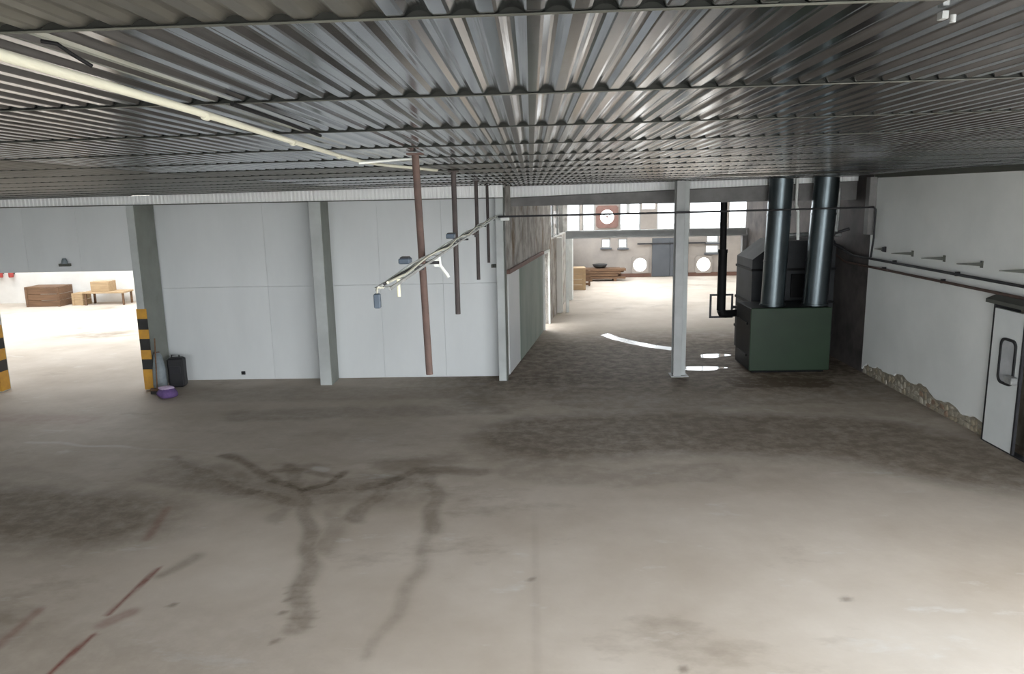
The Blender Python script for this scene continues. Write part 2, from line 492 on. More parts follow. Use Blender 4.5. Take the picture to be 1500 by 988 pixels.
# ------------------------------------------------------------------ ceiling of corrugated sheets
ceil = thing('ceiling', 'low ceiling of overlapping galvanised corrugated sheets on dark purlins', 'ceiling', kind='structure')
PITCH, DEP, TH = 0.086, 0.0115, 0.0015
COURSE = 1.03
Y0 = 1.52 - COURSE
NRIB = 36
SW = PITCH * NRIB
def rib_profile():
    pts = []
    for k in range(NRIB):
        x = k * PITCH
        pts += [(x + PITCH * u, DEP * v) for u, v in ((0, 0), (.30, 0), (.38, .12), (.46, .5), (.54, .86), (.62, 1), (.72, 1), (.80, .86), (.88, .5), (.95, .12))]
    pts.append((NRIB * PITCH, 0.0))
    return pts
def sheet_mesh(length):
    pr = rib_profile()
    mb = MB()
    n = len(pr)
    vs = []
    for (y, dz) in ((0.0, 0), (length, 0)):
        vs += [(x, y, z) for x, z in pr] + [(x, y, z + TH) for x, z in pr]
    fs = []
    for i in range(n - 1):
        fs.append((i, i + 1, 2 * n + i + 1, 2 * n + i))
        fs.append((n + i, 3 * n + i, 3 * n + i + 1, n + i + 1))
        fs.append((i, n + i, n + i + 1, i + 1))
        fs.append((2 * n + i, 2 * n + i + 1, 3 * n + i + 1, 3 * n + i))
    fs += [(0, 2 * n, 3 * n, n), (n - 1, 2 * n - 1, 4 * n - 1, 3 * n - 1)]
    mb.add(vs, fs)
    me_ = mb.mesh('corrugated_sheet')
    return me_
SM = sheet_mesh(COURSE + 0.06)
SM.materials.append(M['galv'])
SM2 = SM.copy()
SM2.materials.clear()
SM2.materials.append(M['galv_old'])
XL = -12.3
NC = 15
for k in range(NC):
    y = Y0 + k * COURSE
    for j in range(7):
        x = XL + j * (SW - PITCH)
        if y > 13.5 and x + SW < -0.4:
            continue
        old = (x < -4.5) or (x > 3.0 and k < 6 and random.random() < 0.8) or random.random() < 0.12
        o = link('corrugated_sheet', SM2 if old else SM, None, ceil)
        z0 = cz(x, y) + 0.004
        # shingled: the near end hangs a little lower than the far end of the course before it
        o.location = (x, y - 0.03, z0 - 0.003 + (j % 2) * 0.002)
        o.rotation_euler = (math.atan(-0.0112) + 0.0012 + random.uniform(-.0006, .0006), -math.atan(0.009), 0)
    if k < NC:
        mb = MB()
        xa, xb = XL, 6.6
        za, zb = cz(xa, y) + 0.0008, cz(xb, y) + 0.0008
        t, d = 0.0018, 0.012
        mb.add([(xa, y - .05, za - t), (xb, y - .05, zb - t), (xb, y - .05 + d, zb - t), (xa, y - .05 + d, za - t),
                (xa, y - .05, za), (xb, y - .05, zb), (xb, y - .05 + d, zb), (xa, y - .05 + d, za)],
               [(0, 3, 2, 1), (4, 5, 6, 7), (0, 1, 5, 4), (1, 2, 6, 5), (2, 3, 7, 6), (3, 0, 4, 7)])
        mb.build('purlin', 'purlin', ceil)
        h2 = DEP + 0.004      # dark strip added to imitate shade in the rib openings
        MB().add([(xa, y - .045, za), (xb, y - .045, zb), (xb, y - .038, zb), (xa, y - .038, za), (xa, y - .045, za + h2), (xb, y - .045, zb + h2), (xb, y - .038, zb + h2), (xa, y - .038, za + h2)],
               [(0, 3, 2, 1), (4, 5, 6, 7), (0, 1, 5, 4), (1, 2, 6, 5), (2, 3, 7, 6), (3, 0, 4, 7)]).build('gap_shade_strip', 'gap_shade', ceil)
mb = MB()
def deck(xa, xb, ya, yb):  # unseen slab added over the sheets to block light
    mb.add([(xa, ya, cz(xa, ya) + .06), (xb, ya, cz(xb, ya) + .06), (xb, yb, cz(xb, yb) + .06), (xa, yb, cz(xa, yb) + .06),
            (xa, ya, 4.4), (xb, ya, 4.4), (xb, yb, 4.4), (xa, yb, 4.4)],
           [(0, 3, 2, 1), (4, 5, 6, 7), (0, 1, 5, 4), (1, 2, 6, 5), (2, 3, 7, 6), (3, 0, 4, 7)])
deck(XL - .2, 6.8, 0.3, 15.75)
deck(XL - .2, 0.3, -1.2, 0.3)      # unseen rooflight gap added behind the viewer to brighten the near floor
deck(6.3, 6.8, -1.2, 0.3)
deck(0.3, 6.3, -1.2, -.8)
mb.build('light_block_deck', 'deck', ceil)

# ------------------------------------------------------------------ walls of the main hall
# wall behind the camera: unseen gate and window openings added to let daylight in
w = grid_wall(MB(), -12.4, 6.9, 0, 4.4, [(0.2, 6.4, 0.03, 3.63), (-7.75, -2.75, 1.5, 3.1)], -1.2, -1.0).build('wall_front', 'wall_r')
tag(w, 'whitewashed wall behind the viewer with a gate and a window added for light', 'wall', kind='structure')
w = MB().box(-12.5, -12.2, -1.2, 14.2, 0, 4.4).build('wall_left', 'wall_r')
tag(w, 'whitewashed plaster wall at the far left of the hall', 'wall', kind='structure')

# back wall: recessed bays of wall panels between pillars
wb = thing('wall_back', 'pale grey panelled back wall with a bright doorway at its left', 'wall', kind='structure')
mb = grid_wall(MB(), -12.2, -7.53, 0, 5.6, [(-10.42, -7.5, -1, 2.33)], 14.02, 14.25)
mb.build('wall_core', 'panel_dull', wb)
mb = MB().box(-7.45, -0.5, 14.78, 14.98, 0, 5.6)
mb.build('wall_core', 'panel_dull', wb)
def panel(x0, x1, z0, z1, y, m):
    MB().box(x0 + .0012, x1 - .0012, y, y + .03, z0 + .0015, z1 - .0015, 0.003).build('wall_panel', m, wb)
# lintel bay panels (over the doorway)
for a, b, m in ((-12.2, -11.2, 'panel_dull'), (-11.2, -10.42, 'panel_dull'), (-10.42, -9.52, 'panel_dull'), (-9.52, -8.5, 'panel'), (-8.5, -7.53, 'panel')):
    panel(a, b, 2.33, 3.9, 13.99, m)
panel(-12.2, -10.42, 0, 2.33, 13.99, 'panel_dull')
for a, b, m in ((-7.38, -5.25, 'panel_dull'), (-5.25, -4.1, 'panel'), (-4.1, -3.0, 'panel_dull'), (-3.0, -1.75, 'panel'), (-1.75, -0.52, 'panel')):
    panel(a, b, 0.02, 1.90, 14.75, m)
    panel(a, b, 1.90, 3.9, 14.75, m)

# jambs with hazard bands
def pillar(label, x0, x1, y0, y1, m='pillar', side=None):
    t = thing('wall_pillar', label, 'pillar', ((x0 + x1) / 2, (y0 + y1) / 2, 0))
    cx, cy = (x0 + x1) / 2, (y0 + y1) / 2
    ztop = min(cz(x0, y0), cz(x1, y1)) - 0.012
    MB().box(x0 - cx, x1 - cx, y0 - cy, y1 - cy, 0, ztop, .006).build('shaft', m, t)
    if side:
        MB().box(x1 - cx, x1 - cx + .012, y0 - cy + .012, y1 - cy - .02, 0.0, ztop - .02).build('shaded_side', side, t)  # darker slab imitates shade on the pillar's right face
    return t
pl = pillar('grey pillar beside the bright doorway with yellow and black hazard bands', -7.53, -7.39, 13.985, 14.745, 'pillar', 'pillar_shade')
def bands(t, cx, cy, x0, x1, y0, seq):
    for z0, z1, m in seq:
        mb = MB().box(x0 - cx - .012, x1 - cx + .012, y0 - cy - .012, y0 - cy + .001, z0, z1)
        mb.box(x0 - cx - .012, x0 - cx - .001, y0 - cy, y0 - cy + .18, z0, z1)
        mb.build('hazard_band', m, t)
bands(pl, -7.46, 14.365, -7.53, -7.36, 13.985, [(0.02, .42, 'yellow'), (.42, .62, 'hblack'), (.62, .80, 'yellow'), (.80, 1.02, 'hblack'), (1.02, 1.20, 'yellow'), (1.20, 1.41, 'hblack'), (1.41, 1.60, 'yellow')])
pj = pillar('grey door jamb with yellow and black hazard bands at the left picture edge', -10.55, -10.38, 13.975, 14.25, 'pillar')
mb = None
for z0, z1, m in [(0.02, .40, 'yellow'), (.40, .62, 'hblack'), (.62, .84, 'yellow'), (.84, 1.05, 'hblack'), (1.05, 1.3, 'yellow')]:
    MB().box(-.097, .097, -.150, -.1378, z0, z1).box(.0852, .097, -.1378, .1, z0, z1).build('hazard_band', m, pj)
pillar('grey pillar between the two wide bays of the panelled wall', -4.17, -3.95, 14.2, 14.745, 'pillar', 'pillar_shade')
pc = pillar('narrow grey corner pillar at the left of the boiler passage', -0.67, -0.52, 14.36, 14.745, 'pillar')
MB().box(.076, .10, -.20, .19, 0, 3.74).build('corner_angle', 'olive', pc)

# white corrugated flashing closing the sheet ends
def flashing(name, x0, x1, y, zbot, label, n, lip=True):
    t = thing(name, label, 'flashing', kind='structure')
    L = (x1 - x0) / n
    for k in range(n):
        a, b = x0 + k * L, x0 + (k + 1) * L
        mb = MB()
        p, d = 0.075, 0.016
        m = int(round((b - a) / p))
        p = (b - a) / m
        pts = []
        for i in range(m):
            xx = a + i * p
            pts += [(xx, 0), (xx + p * .32, 0), (xx + p * .5, d), (xx + p * .82, d)]
        pts.append((b, 0))
        vs, fs = [], []
        for xx, dy in pts:
            vs += [(xx, y + dy, zbot(xx)), (xx, y + dy, cz(xx, y) - .006), (xx, y + dy + .004, zbot(xx)), (xx, y + dy + .004, cz(xx, y) - .006)]
        for i in range(len(pts) - 1):
            q = 4 * i
            fs += [(q, q + 4, q + 5, q + 1), (q + 2, q + 3, q + 7, q + 6), (q, q + 2, q + 6, q + 4), (q + 1, q + 5, q + 7, q + 3)]
        mb.add(vs, fs)
        mb.build('flashing_sheet', 'flash', t)
    if lip:
        mb = MB()
        vs = []
        for xx in (x0, x1):
            z = zbot(xx)
            vs += [(xx, y - .006, z - .014), (xx, y + .03, z - .014), (xx, y + .03, z + .004), (xx, y - .006, z + .004)]
        mb.add(vs, [(0, 1, 2, 3), (7, 6, 5, 4), (0, 4, 5, 1), (1, 5, 6, 2), (2, 6, 7, 3), (3, 7, 4, 0)])
        mb.build('edge_angle', 'olive', t)
    return t
flashing('trim_1', -12.2, -0.5, 13.93, lambda x: 3.555, 'white corrugated flashing strip along the top of the panelled wall', 5)
flashing('trim_2', -0.48, 6.5, 15.36, lambda x: 3.54 + 0.03 * max(0, x), 'white corrugated flashing strip over the boiler passage', 3)

# header over the passage
h = MB().box(-0.55, 6.5, 15.40, 15.70, 3.37, 4.3).build('header_beam', 'header')
tag(h, 'grey concrete header beam spanning the boiler passage', 'beam')

# right wall: masonry, plaster coat with a ragged lower edge, exposed rubble band
wr = thing('wall_right', 'whitewashed right wall with plaster fallen off along its foot', 'wall', kind='structure')
mb = grid_wall(MB(), -1.2, 14.66, 0, 4.3, [(8.35, 10.52, -1, 2.06), (0.6, 5.8, 0.2, 3.1)], 6.53, 6.8, 'x')  # second hole: unseen side gate added to light the near floor
mb.box(6.8, 6.9, 8.2, 10.7, 0, 2.3)  # unseen backing added to block sky light through the door gap
mb.build('masonry', 'mortar', wr)
yy = [-3.2, 8.3]
zz = [0.0, 0.0]
ybr = np.concatenate([np.arange(10.56, 14.5, 0.07), [14.66]])
def ragged(y):
    base = 0.27 + 0.05 * math.sin(y * 2.1) + 0.03 * math.sin(y * 7.7 + 1) + random.uniform(-.02, .02)
    if y > 14.35:
        base = 0.30 - (y - 14.35) * 0.7
    if y < 10.9:
        base = 0.20 + (y - 10.5) * 0.15
    return base
mb = MB()
def pstrip(y0, y1, za0, za1, zt=4.3):
    mb.add([(6.5, y0, za0), (6.5, y1, za1), (6.5, y1, zt), (6.5, y0, zt), (6.531, y0, za0 - .012), (6.531, y1, za1 - .012), (6.531, y1, zt), (6.531, y0, zt)],
           [(0, 1, 2, 3), (0, 4, 5, 1), (4, 7, 6, 5), (0, 3, 7, 4), (1, 5, 6, 2), (3, 2, 6, 7)])
pstrip(-1.0, 0.58, 0, 0)
pstrip(0.58, 5.82, 3.12, 3.12)
pstrip(0.58, 5.82, 0, 0, .18)
pstrip(5.82, 8.33, 0, 0)
pstrip(8.33, 10.54, 2.08, 2.08)
zr = [ragged(y) for y in ybr]
pstrip(10.54, ybr[0], zr[0], zr[0])
for i in range(len(ybr) - 1):
    pstrip(ybr[i], ybr[i + 1], zr[i], zr[i + 1])
mb.build('plaster_coat', 'wall_r', wr)
# rubble stones in the exposed band, irregular and proud of the mortar
y = 10.60
def stone(cx, cy, cz_, rx, ry, rz_, m):
    vs, fs = [], []
    n = 7
    for ring, (s, xo) in enumerate(((1.0, 0.012), (0.86, -rx * .7), (0.45, -rx))):
        for i in range(n):
            t = 2 * math.pi * i / n + 0.2 * ring
            k = s * (1 + 0.22 * math.sin(i * 2.3 + cy * 9))
            vs.append((cx + xo, cy + ry * k * math.cos(t), max(0.004, cz_ + rz_ * k * math.sin(t))))
    for rg in range(2):
        for i in range(n):
            j = (i + 1) % n
            fs.append((rg * n + i, rg * n + j, rg * n + n + j, rg * n + n + i))
    fs.append(tuple(range(2 * n, 3 * n)))
    MB().add(vs, fs).build('stone', m, wr)
while y < 14.5:
    top = float(np.interp(y, ybr, zr)) - 0.03
    z = 0.0
    col = random.uniform(.09, .17)
    while z < top - 0.04:
        hgt = min(random.uniform(.07, .13), top - z)
        m = random.choice(['stone_a', 'stone_a', 'stone_c', 'stone_b', 'mortar'] if y < 12.4 else ['stone_c', 'mortar', 'mortar', 'stone_a'])
        stone(6.53, y + col / 2 + random.uniform(-.02, .02), z + hgt / 2, random.uniform(.008, .022), col * .52, hgt * .52, m)
        z += hgt
    y += col

# dark brown stretch of the right wall behind the boiler
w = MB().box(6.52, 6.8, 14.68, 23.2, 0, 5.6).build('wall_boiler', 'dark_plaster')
tag(w, 'dark brown plaster wall behind the green boiler', 'wall', kind='structure')
t = thing('trim_3', 'dark steel trim along the top of the right wall', 'trim', kind='structure')
MB().box(6.44, 6.5, -.95, 14.6, 3.825, 3.865).box(6.485, 6.4995, -.95, 14.6, 3.78, 3.825).build('angle', 'olive', t)
p = MB().box(6.36, 6.499, 14.5, 14.67, 2.72, 3.80, .01).build('cable_duct', 'header')
tag(p, 'dark vertical duct at the far end of the right wall', 'duct')

# door in the right wall (two leaves, dark gap between them)
dr = thing('door_1', 'pale grey swing door with a rounded window in the right wall', 'door', (6.5, 10.5, 0), kind='structure')
MB().box(-.06, .30, 0.0, .03, 0, 2.06).box(-.06, .30, -2.16, -2.13, 0, 2.06).box(-.06, .30, -2.13, 0, 2.02, 2.06).build('door_frame', 'rubber', dr)
MB().prism([(-.14, 1.995), (-.14, 2.045), (-.005, 2.10), (-.005, 1.995)], 'y', -2.25, 0.10).build('canopy', 'olive', dr)
def rrect(y0, y1, z0, z1, r, n=6):
    pts = []
    for cy, cz_, a in ((y1 - r, z1 - r, 0), (y0 + r, z1 - r, R90), (y0 + r, z0 + r, 2 * R90), (y1 - r, z0 + r, 3 * R90)):
        for k in range(n + 1):
            t = a + R90 * k / n
            pts.append((cy + r * math.cos(t), cz_ + r * math.sin(t)))
    return pts
def leaf(y0, y1, wy0, wy1, xo):
    lf = MB().box(xo - .045, xo, y0, y1, 0.02, 1.93, .004).build('door_leaf', 'door', dr)
    out = rrect(wy0, wy1, .92, 1.56, .10)
    inn = rrect(wy0 + .035, wy1 - .035, .955, 1.525, .075)
    n = len(out)
    x0, x1 = xo - .065, xo - .044
    vs = [(x0, *q) for q in out] + [(x0, *q) for q in inn] + [(x1, *q) for q in out] + [(x1, *q) for q in inn]
    fs = []
    for i in range(n):
        j = (i + 1) % n
        fs += [(i, j, n + j, n + i), (i, 2 * n + i, 2 * n + j, j), (n + i, n + j, 3 * n + j, 3 * n + i)]
    MB().add(vs, fs).build('window_gasket', 'rubber', lf)
    MB().prism(inn, 'x', xo - .050, xo - .044).build('window_pane', 'doorglass', lf)
    return lf
l1 = leaf(-.66, -.012, -.57, -.22, -.02)
MB().box(-.16, -.07, -.665, -.50, .98, 1.08, .012).build('latch_box', 'tray', l1)
l2 = leaf(-2.12, -.72, -1.6, -1.0, .12)
MB().box(-.075, -.04, -.70, -.665, .02, 1.93).build('edge_strip', 'darksteel', l1)
MB().box(-.06, .05, -2.13, -.0, .0, .018).build('threshold', 'darksteel', dr)

# two pipes along the right wall
def run(name, label, pts, r, m, clips=None, group=None, clipmat='darksteel'):
    c = Vector(pts[0])
    t = thing(name, label, 'pipe', tuple(c), group=group)
    MB().tube([tuple(Vector(p) - c) for p in pts], r, 12).build('pipe', m, t)
    for q in clips or []:
        q = Vector(q) - c
        MB().box(q.x - r * 1.5, q.x + max(r * 1.5, 0.0), q.y - .015, q.y + .015, q.z - r * 1.5, q.z + r * 1.5).build('clip', clipmat, t)
    return t
run('wall_pipe', 'dark grey upper pipe running along the right wall', [(6.42, 6.0, 2.30), (6.42, 15.2, 2.275), (6.40, 15.9, 2.40), (6.40, 17.5, 2.42)], .022, 'darksteel', [(6.44, y, 2.29) for y in (8.5, 11.5, 13.5)])
run('wall_pipe', 'rusty lower pipe running along the right wall', [(6.43, 6.0, 2.15), (6.43, 15.6, 2.115), (6.42, 16.2, 2.26), (6.42, 18.4, 2.28)], .022, 'rust', [(6.45, y, 2.135) for y in (8.9, 11.9, 13.9)])
# pegs
for k, (yy_, lab) in enumerate(((14.0, 'short dark wall peg above the pipes, farthest of the five'), (13.0, 'steel wedge peg above the pipes, second nearest the boiler'),
                                (12.0, 'middle one of five steel wedge pegs above the pipes'), (11.0, 'steel wedge peg above the pipes, left of the door canopy'),
                                (10.0, 'steel wedge peg above the door, at the right picture edge'))):
    L = .20 if k == 0 else .36
    t = thing('wall_peg', lab, 'bracket', (6.5, yy_, 2.48), group='pegs on the right wall')
    MB().prism([(-.001, .028), (-.001, -.028), (-L, .008), (-L, .018)], 'y', -.012, .012).build('arm', 'olive', t)
    MB().box(-.012, -.0005, -.03, .03, -.05, .05).build('plate', 'olive' if k else 'darksteel', t)
    if k == 0:
        MB().tube([(-.03, -.03, .0), (-.03, .03, .0)], .045, 12).build('knob', 'darksteel', t)

# ------------------------------------------------------------------ passage, far hall and left hall (setting)
ang = math.atan2(1.75, 11.25)
pw = thing('wall_passage', 'stained plaster wall leading back along the left of the passage', 'wall', (-0.5, 14.76, 0), kind='structure', rz=-ang)
# local frame: +Y runs along the wall, +X faces the passage
PWL = 11.38
grid_wall(MB(), 0.0, PWL, 0, 4.4, [(5.25, 6.25, -1, 2.03), (7.0, 11.1, 2.32, 4.1)], -.25, 0.0, 'x').build('plaster', 'dirty', pw)
MB().box(0.0, .07, .05, 5.0, 2.06, 2.14, .008).build('ledge', 'fanbrown', pw)
MB().box(0.0, .035, 1.35, 4.9, 0.02, 2.05, .006).build('green_board', 'green_board', pw)
MB().box(0.0, .03, .06, 1.33, 0.02, 2.05, .006).build('grey_board', 'panel_dull', pw)
MB().box(-.27, .05, 5.18, 5.25, 0, 2.10).box(-.27, .05, 6.25, 6.32, 0, 2.10).box(-.27, .05, 5.25, 6.25, 2.03, 2.10).build('doorway_frame', 'white', pw)
MB().box(0.0, .16, 8.2, 8.5, 0, 2.3, .01).build('pier', 'white_wall', pw)
MB().box(0.0, .20, 11.0, 11.35, 0, 2.3, .01).build('pier', 'white', pw)
for yv in (8.3, 9.6):
    MB().box(-.16, -.10, yv, yv + .05, 2.32, 4.1).build('mullion', 'mullion', pw)
MB().box(-.14, -.13, 7.0, 11.1, 2.32, 4.1).build('pane', 'glass', pw)
fl_ = grid_wall(MB(), 25.95, 32.5, 0, 5.5, [(26.4, 31.9, 2.2, 4.8)], 1.0, 1.25, 'x').build('wall_far_left', 'far_wall')
tag(fl_, 'plaster side wall at the left of the far hall', 'wall', kind='structure')

WIN = [(1.42, 2.10), (2.20, 2.74), (3.78, 4.68), (5.36, 6.62), (6.74, 8.24), (8.40, 10.1)]
WZ0, WZ1 = 1.97, 5.1
holes = [(a, b, WZ0, WZ1) for a, b in WIN]
holes += [(2.78, 3.72, 3.16, WZ1), (2.92, 3.58, 2.27, 2.93)]                       # fan plate and its light
holes += [(3.02, 3.40, 1.28, 1.66), (3.74, 4.12, 1.26, 1.66), (4.36, 4.98, .20, .86), (7.07, 7.71, .17, .83), (7.50, 8.02, 1.42, 1.80), (7.46, 8.04, .98, 1.32)]
holes += [(4.74, 5.30, 2.9, WZ1)]
wf = thing('wall_far', 'beige far wall of the bright hall with tall windows', 'wall', kind='structure')
grid_wall(MB(), 0.9, 11.0, 0, 5.6, holes, 32.5, 32.8).build('plaster', 'far_wall', wf)
MB().box(1.25, 5.15, 32.44, 32.498, 0, .16).box(6.75, 10.9, 32.44, 32.498, 0, .16).build('skirting', 'redbase', wf)
for i, (a, b) in enumerate(WIN):
    t = thing('window_%d' % (i + 1), 'tall bright window in the far hall, %s of the row' % ['first from the left', 'second from the left', 'third from the left', 'fourth from the left', 'second from the right', 'rightmost'][i], 'window', ((a + b) / 2, 32.6, WZ0), kind='structure')
    hw, hh = (b - a) / 2 - .001, WZ1 - WZ0 - .001
    MB().box(-hw, -hw + .05, -.04, .04, 0, hh).box(hw - .05, hw, -.04, .04, 0, hh).box(-hw + .05, hw - .05, -.04, .04, 0, .05).box(-hw + .05, hw - .05, -.04, .04, hh - .05, hh).build('window_frame', 'mullion', t)
    MB().box(-hw + .05, hw - .05, -.005, .005, .05, hh - .05).build('pane', 'glass', t)
    if i == 2:
        MB().box(-.55 + .40, -.55 + .55, -.03, .03, .78, hh - .05).build('mullion', 'mullion', t)
    if i >= 3:
        MB().box(-.02, .02, -.03, .03, 1.3, hh - .05).build('mullion', 'mullion', t)

def fan(name, label, x, z, half, r, m, yb=32.46, blades=True):
    t = thing(name, label, 'fan', (x, yb, z), group='round fans in the far wall')
    n = 32
    vs, fs = [], []
    for yy2 in (-.03, .03):
        for i in range(n):
            tt = 2 * math.pi * (i + .5) / n
            c, s = math.cos(tt), math.sin(tt)
            k = half / max(abs(c), abs(s))
            vs.append((k * c, yy2, k * s))
        for i in range(n):
            tt = 2 * math.pi * (i + .5) / n
            vs.append((r * math.cos(tt), yy2, r * math.sin(tt)))
    for i in range(n):
        j = (i + 1) % n
        fs += [(i, j, n + j, n + i), (2 * n + i, 3 * n + i, 3 * n + j, 2 * n + j), (n + i, n + j, 3 * n + j, 3 * n + i), (i, 2 * n + i, 2 * n + j, j)]
    MB().add(vs, fs).build('mounting_plate', m, t)
    if blades:
        MB().tube([(0, -.03, 0), (0, .05, 0)], r * .16, 12).build('hub', 'fanbrown', t)
        for k in range(3):
            a = k * 2 * math.pi / 3 + .5
            mb2 = MB()
            c, s = math.cos(a), math.sin(a)
            def q(u, v, yv):
                return (u * c - v * s, yv, u * s + v * c)
            mb2.add([q(.1 * r, -.03 * r, 0), q(.97 * r, -.03 * r, .0), q(.97 * r, .03 * r, .02), q(.1 * r, .03 * r, .02), q(.1 * r, -.03 * r, .008), q(.97 * r, -.03 * r, .008), q(.97 * r, .03 * r, .028), q(.1 * r, .03 * r, .028)],
                    [(0, 3, 2, 1), (4, 5, 6, 7), (0, 1, 5, 4), (1, 2, 6, 5), (2, 3, 7, 6), (3, 0, 4, 7)])
            mb2.build('blade', 'fanbrown', t)
    return t
fan('exhaust_fan', 'round exhaust fan in a brown square plate between the far windows', 3.25, 2.60, .47, .29, 'fanbrown')
fan('exhaust_fan', 'round bright vent low in the far wall, left of the grey door', 4.67, .53, .36, .29, 'far_wall', blades=False)
fan('exhaust_fan', 'round bright vent low in the far wall, right of the steel column', 7.39, .50, .36, .29, 'far_wall', blades=False)
def smallwin(n, x0, x1, z0, z1, label):
    t = thing('window_%d' % n, label, 'window', ((x0 + x1) / 2, 32.6, z0), kind='structure')
    hw, hh = (x1 - x0) / 2 - .001, z1 - z0
    MB().box(-hw, -hw + .035, -.04, .04, .001, hh).box(hw - .035, hw, -.04, .04, .001, hh).box(-hw + .035, hw - .035, -.04, .04, .001, .035).box(-hw + .035, hw - .035, -.04, .04, hh - .035, hh - .001).build('window_frame', 'mullion', t)
    MB().box(-hw + .035, hw - .035, -.005, .005, .035, hh - .035).build('pane', 'glass', t)
    MB().box(-hw - .05, hw + .05, -.19, -.101, -.06, 0).build('sill', 'greydoor', t)
smallwin(7, 3.02, 3.40, 1.28, 1.66, 'small square window in the far wall above the brown plank stack')
smallwin(8, 3.74, 4.12, 1.26, 1.66, 'small square window in the far wall, right of its twin')
smallwin(9, 7.50, 8.02, 1.42, 1.80, 'upper small window in the far wall behind the stove pipe')
smallwin(10, 7.46, 8.04, .98, 1.32, 'lower small window in the far wall behind the stove pipe')
d2 = thing('door_2', 'slate grey metal sliding door in the far wall', 'door', (5.94, 32.45, 0), kind='structure')
MB().box(-.76, -.01, -.04, .03, .02, 1.66, .006).build('door_leaf', 'greydoor', d2)
MB().box(.0, .76, -.04, .03, .02, 1.66, .006).build('door_leaf', 'greydoor', d2)
MB().box(-1.4, 1.5, -.07, -.02, 1.40, 1.46).build('slide_rail', 'darksteel', d2)

# far hall roof with an unseen skylight added for light, passage roof, right side wall
r_ = grid_wall(MB(), 0, 1, 0, 1, [], 0, 1)
mb = MB()
for a, b, c, d in ((0.9, 11.0, 18.9, 25.5), (0.9, 11.0, 30.5, 32.8), (0.9, 2.5, 25.5, 30.5), (9.5, 11.0, 25.5, 30.5)):
    mb.box(a, b, c, d, 5.5, 5.7)
mb.box(-.8, 6.8, 15.7, 18.9, 4.4, 4.6)
mb.box(-.8, 6.8, 18.9, 19.1, 4.4, 5.7)
mb.box(-.8, 0.9, 19.1, 24.0, 4.4, 4.6)
ro = mb.build('ceiling_far', 'white_wall')
MB().box(2.5, 9.5, 25.5, 30.5, 5.58, 5.60).build('added_rooflight_pane', 'glass3', ro)
tag(ro, 'pale roof of the far hall with an added skylight', 'ceiling', kind='structure')
w = MB().box(10.9, 11.1, 23.2, 32.8, 0, 5.6).box(6.8, 11.1, 23.0, 23.2, 0, 5.6).build('wall_far_right', 'white_wall')
tag(w, 'pale side wall at the right of the far hall', 'wall', kind='structure')
# portal beam across the passage
pbm = thing('portal_beam', 'grey steel beam crossing the far end of the passage below the windows', 'beam', (3.8, 23.0, 0))
MB().box(-2.75, 2.68, -.12, .12, 2.26, 2.30).box(-2.75, 2.68, -.12, .12, 2.45, 2.49).box(-2.75, 2.68, -.02, .02, 2.30, 2.45).build('girder', 'mullion', pbm)
MB().box(2.56, 2.68, -.1, .1, 0, 2.259).build('post', 'header', pbm)
MB().box(-2.75, -2.66, -.1, .1, 0, 2.259).build('post', 'white', pbm)

# left hall seen through the bright doorway
lw = grid_wall(MB(), -26, -3.4, 0, 5.5, [], 27.2, 27.5).build('wall_left_hall', 'white_wall')
tag(lw, 'white far wall of the bright hall beyond the left doorway', 'wall', kind='structure')
lw = MB().box(-26.2, -26.0, 14.3, 27.5, 0, 5.5).box(-3.6, -3.4, 14.98, 27.2, 0, 5.5).build('wall_left_hall_side', 'white_wall')
tag(lw, 'white side walls of the bright hall beyond the left doorway', 'wall', kind='structure')
mb = MB().box(-26, -12.2, 14.1, 14.3, 0, 5.5)
mb.box(-26, -3.4, 14.3, 19.5, 5.5, 5.7).box(-26, -3.4, 25.5, 27.5, 5.5, 5.7).box(-26, -20, 19.5, 25.5, 5.5, 5.7).box(-8, -3.4, 19.5, 25.5, 5.5, 5.7)  # gap in the roof: unseen skylight added to light the left hall
lw = mb.build('ceiling_left_hall', 'white_wall')
MB().box(-20, -8, 19.5, 25.5, 5.58, 5.60).build('added_rooflight_pane', 'glass2', lw)
tag(lw, 'white roof of the left hall around a wide added skylight', 'ceiling', kind='structure')

# ------------------------------------------------------------------ steel column in the passage mouth
c = thing('steel_column', 'pale grey steel column standing in the passage mouth', 'column', (2.9, 14.62, 0))
zt = cz(2.9, 14.62) - .012
MB().box(-.135, .02, -.12, -.10, .02, zt).box(-.135, .02, .10, .12, .02, zt).box(-.075, -.055, -.10, .10, .02, zt).build('shaft', 'colpaint', c)
MB().box(.022, .115, -.07, .09, .02, zt, .01).build('side_channel', 'pillar', c)
MB().box(-.18, .16, -.16, .16, 0, .02).build('base_plate', 'colpaint', c)

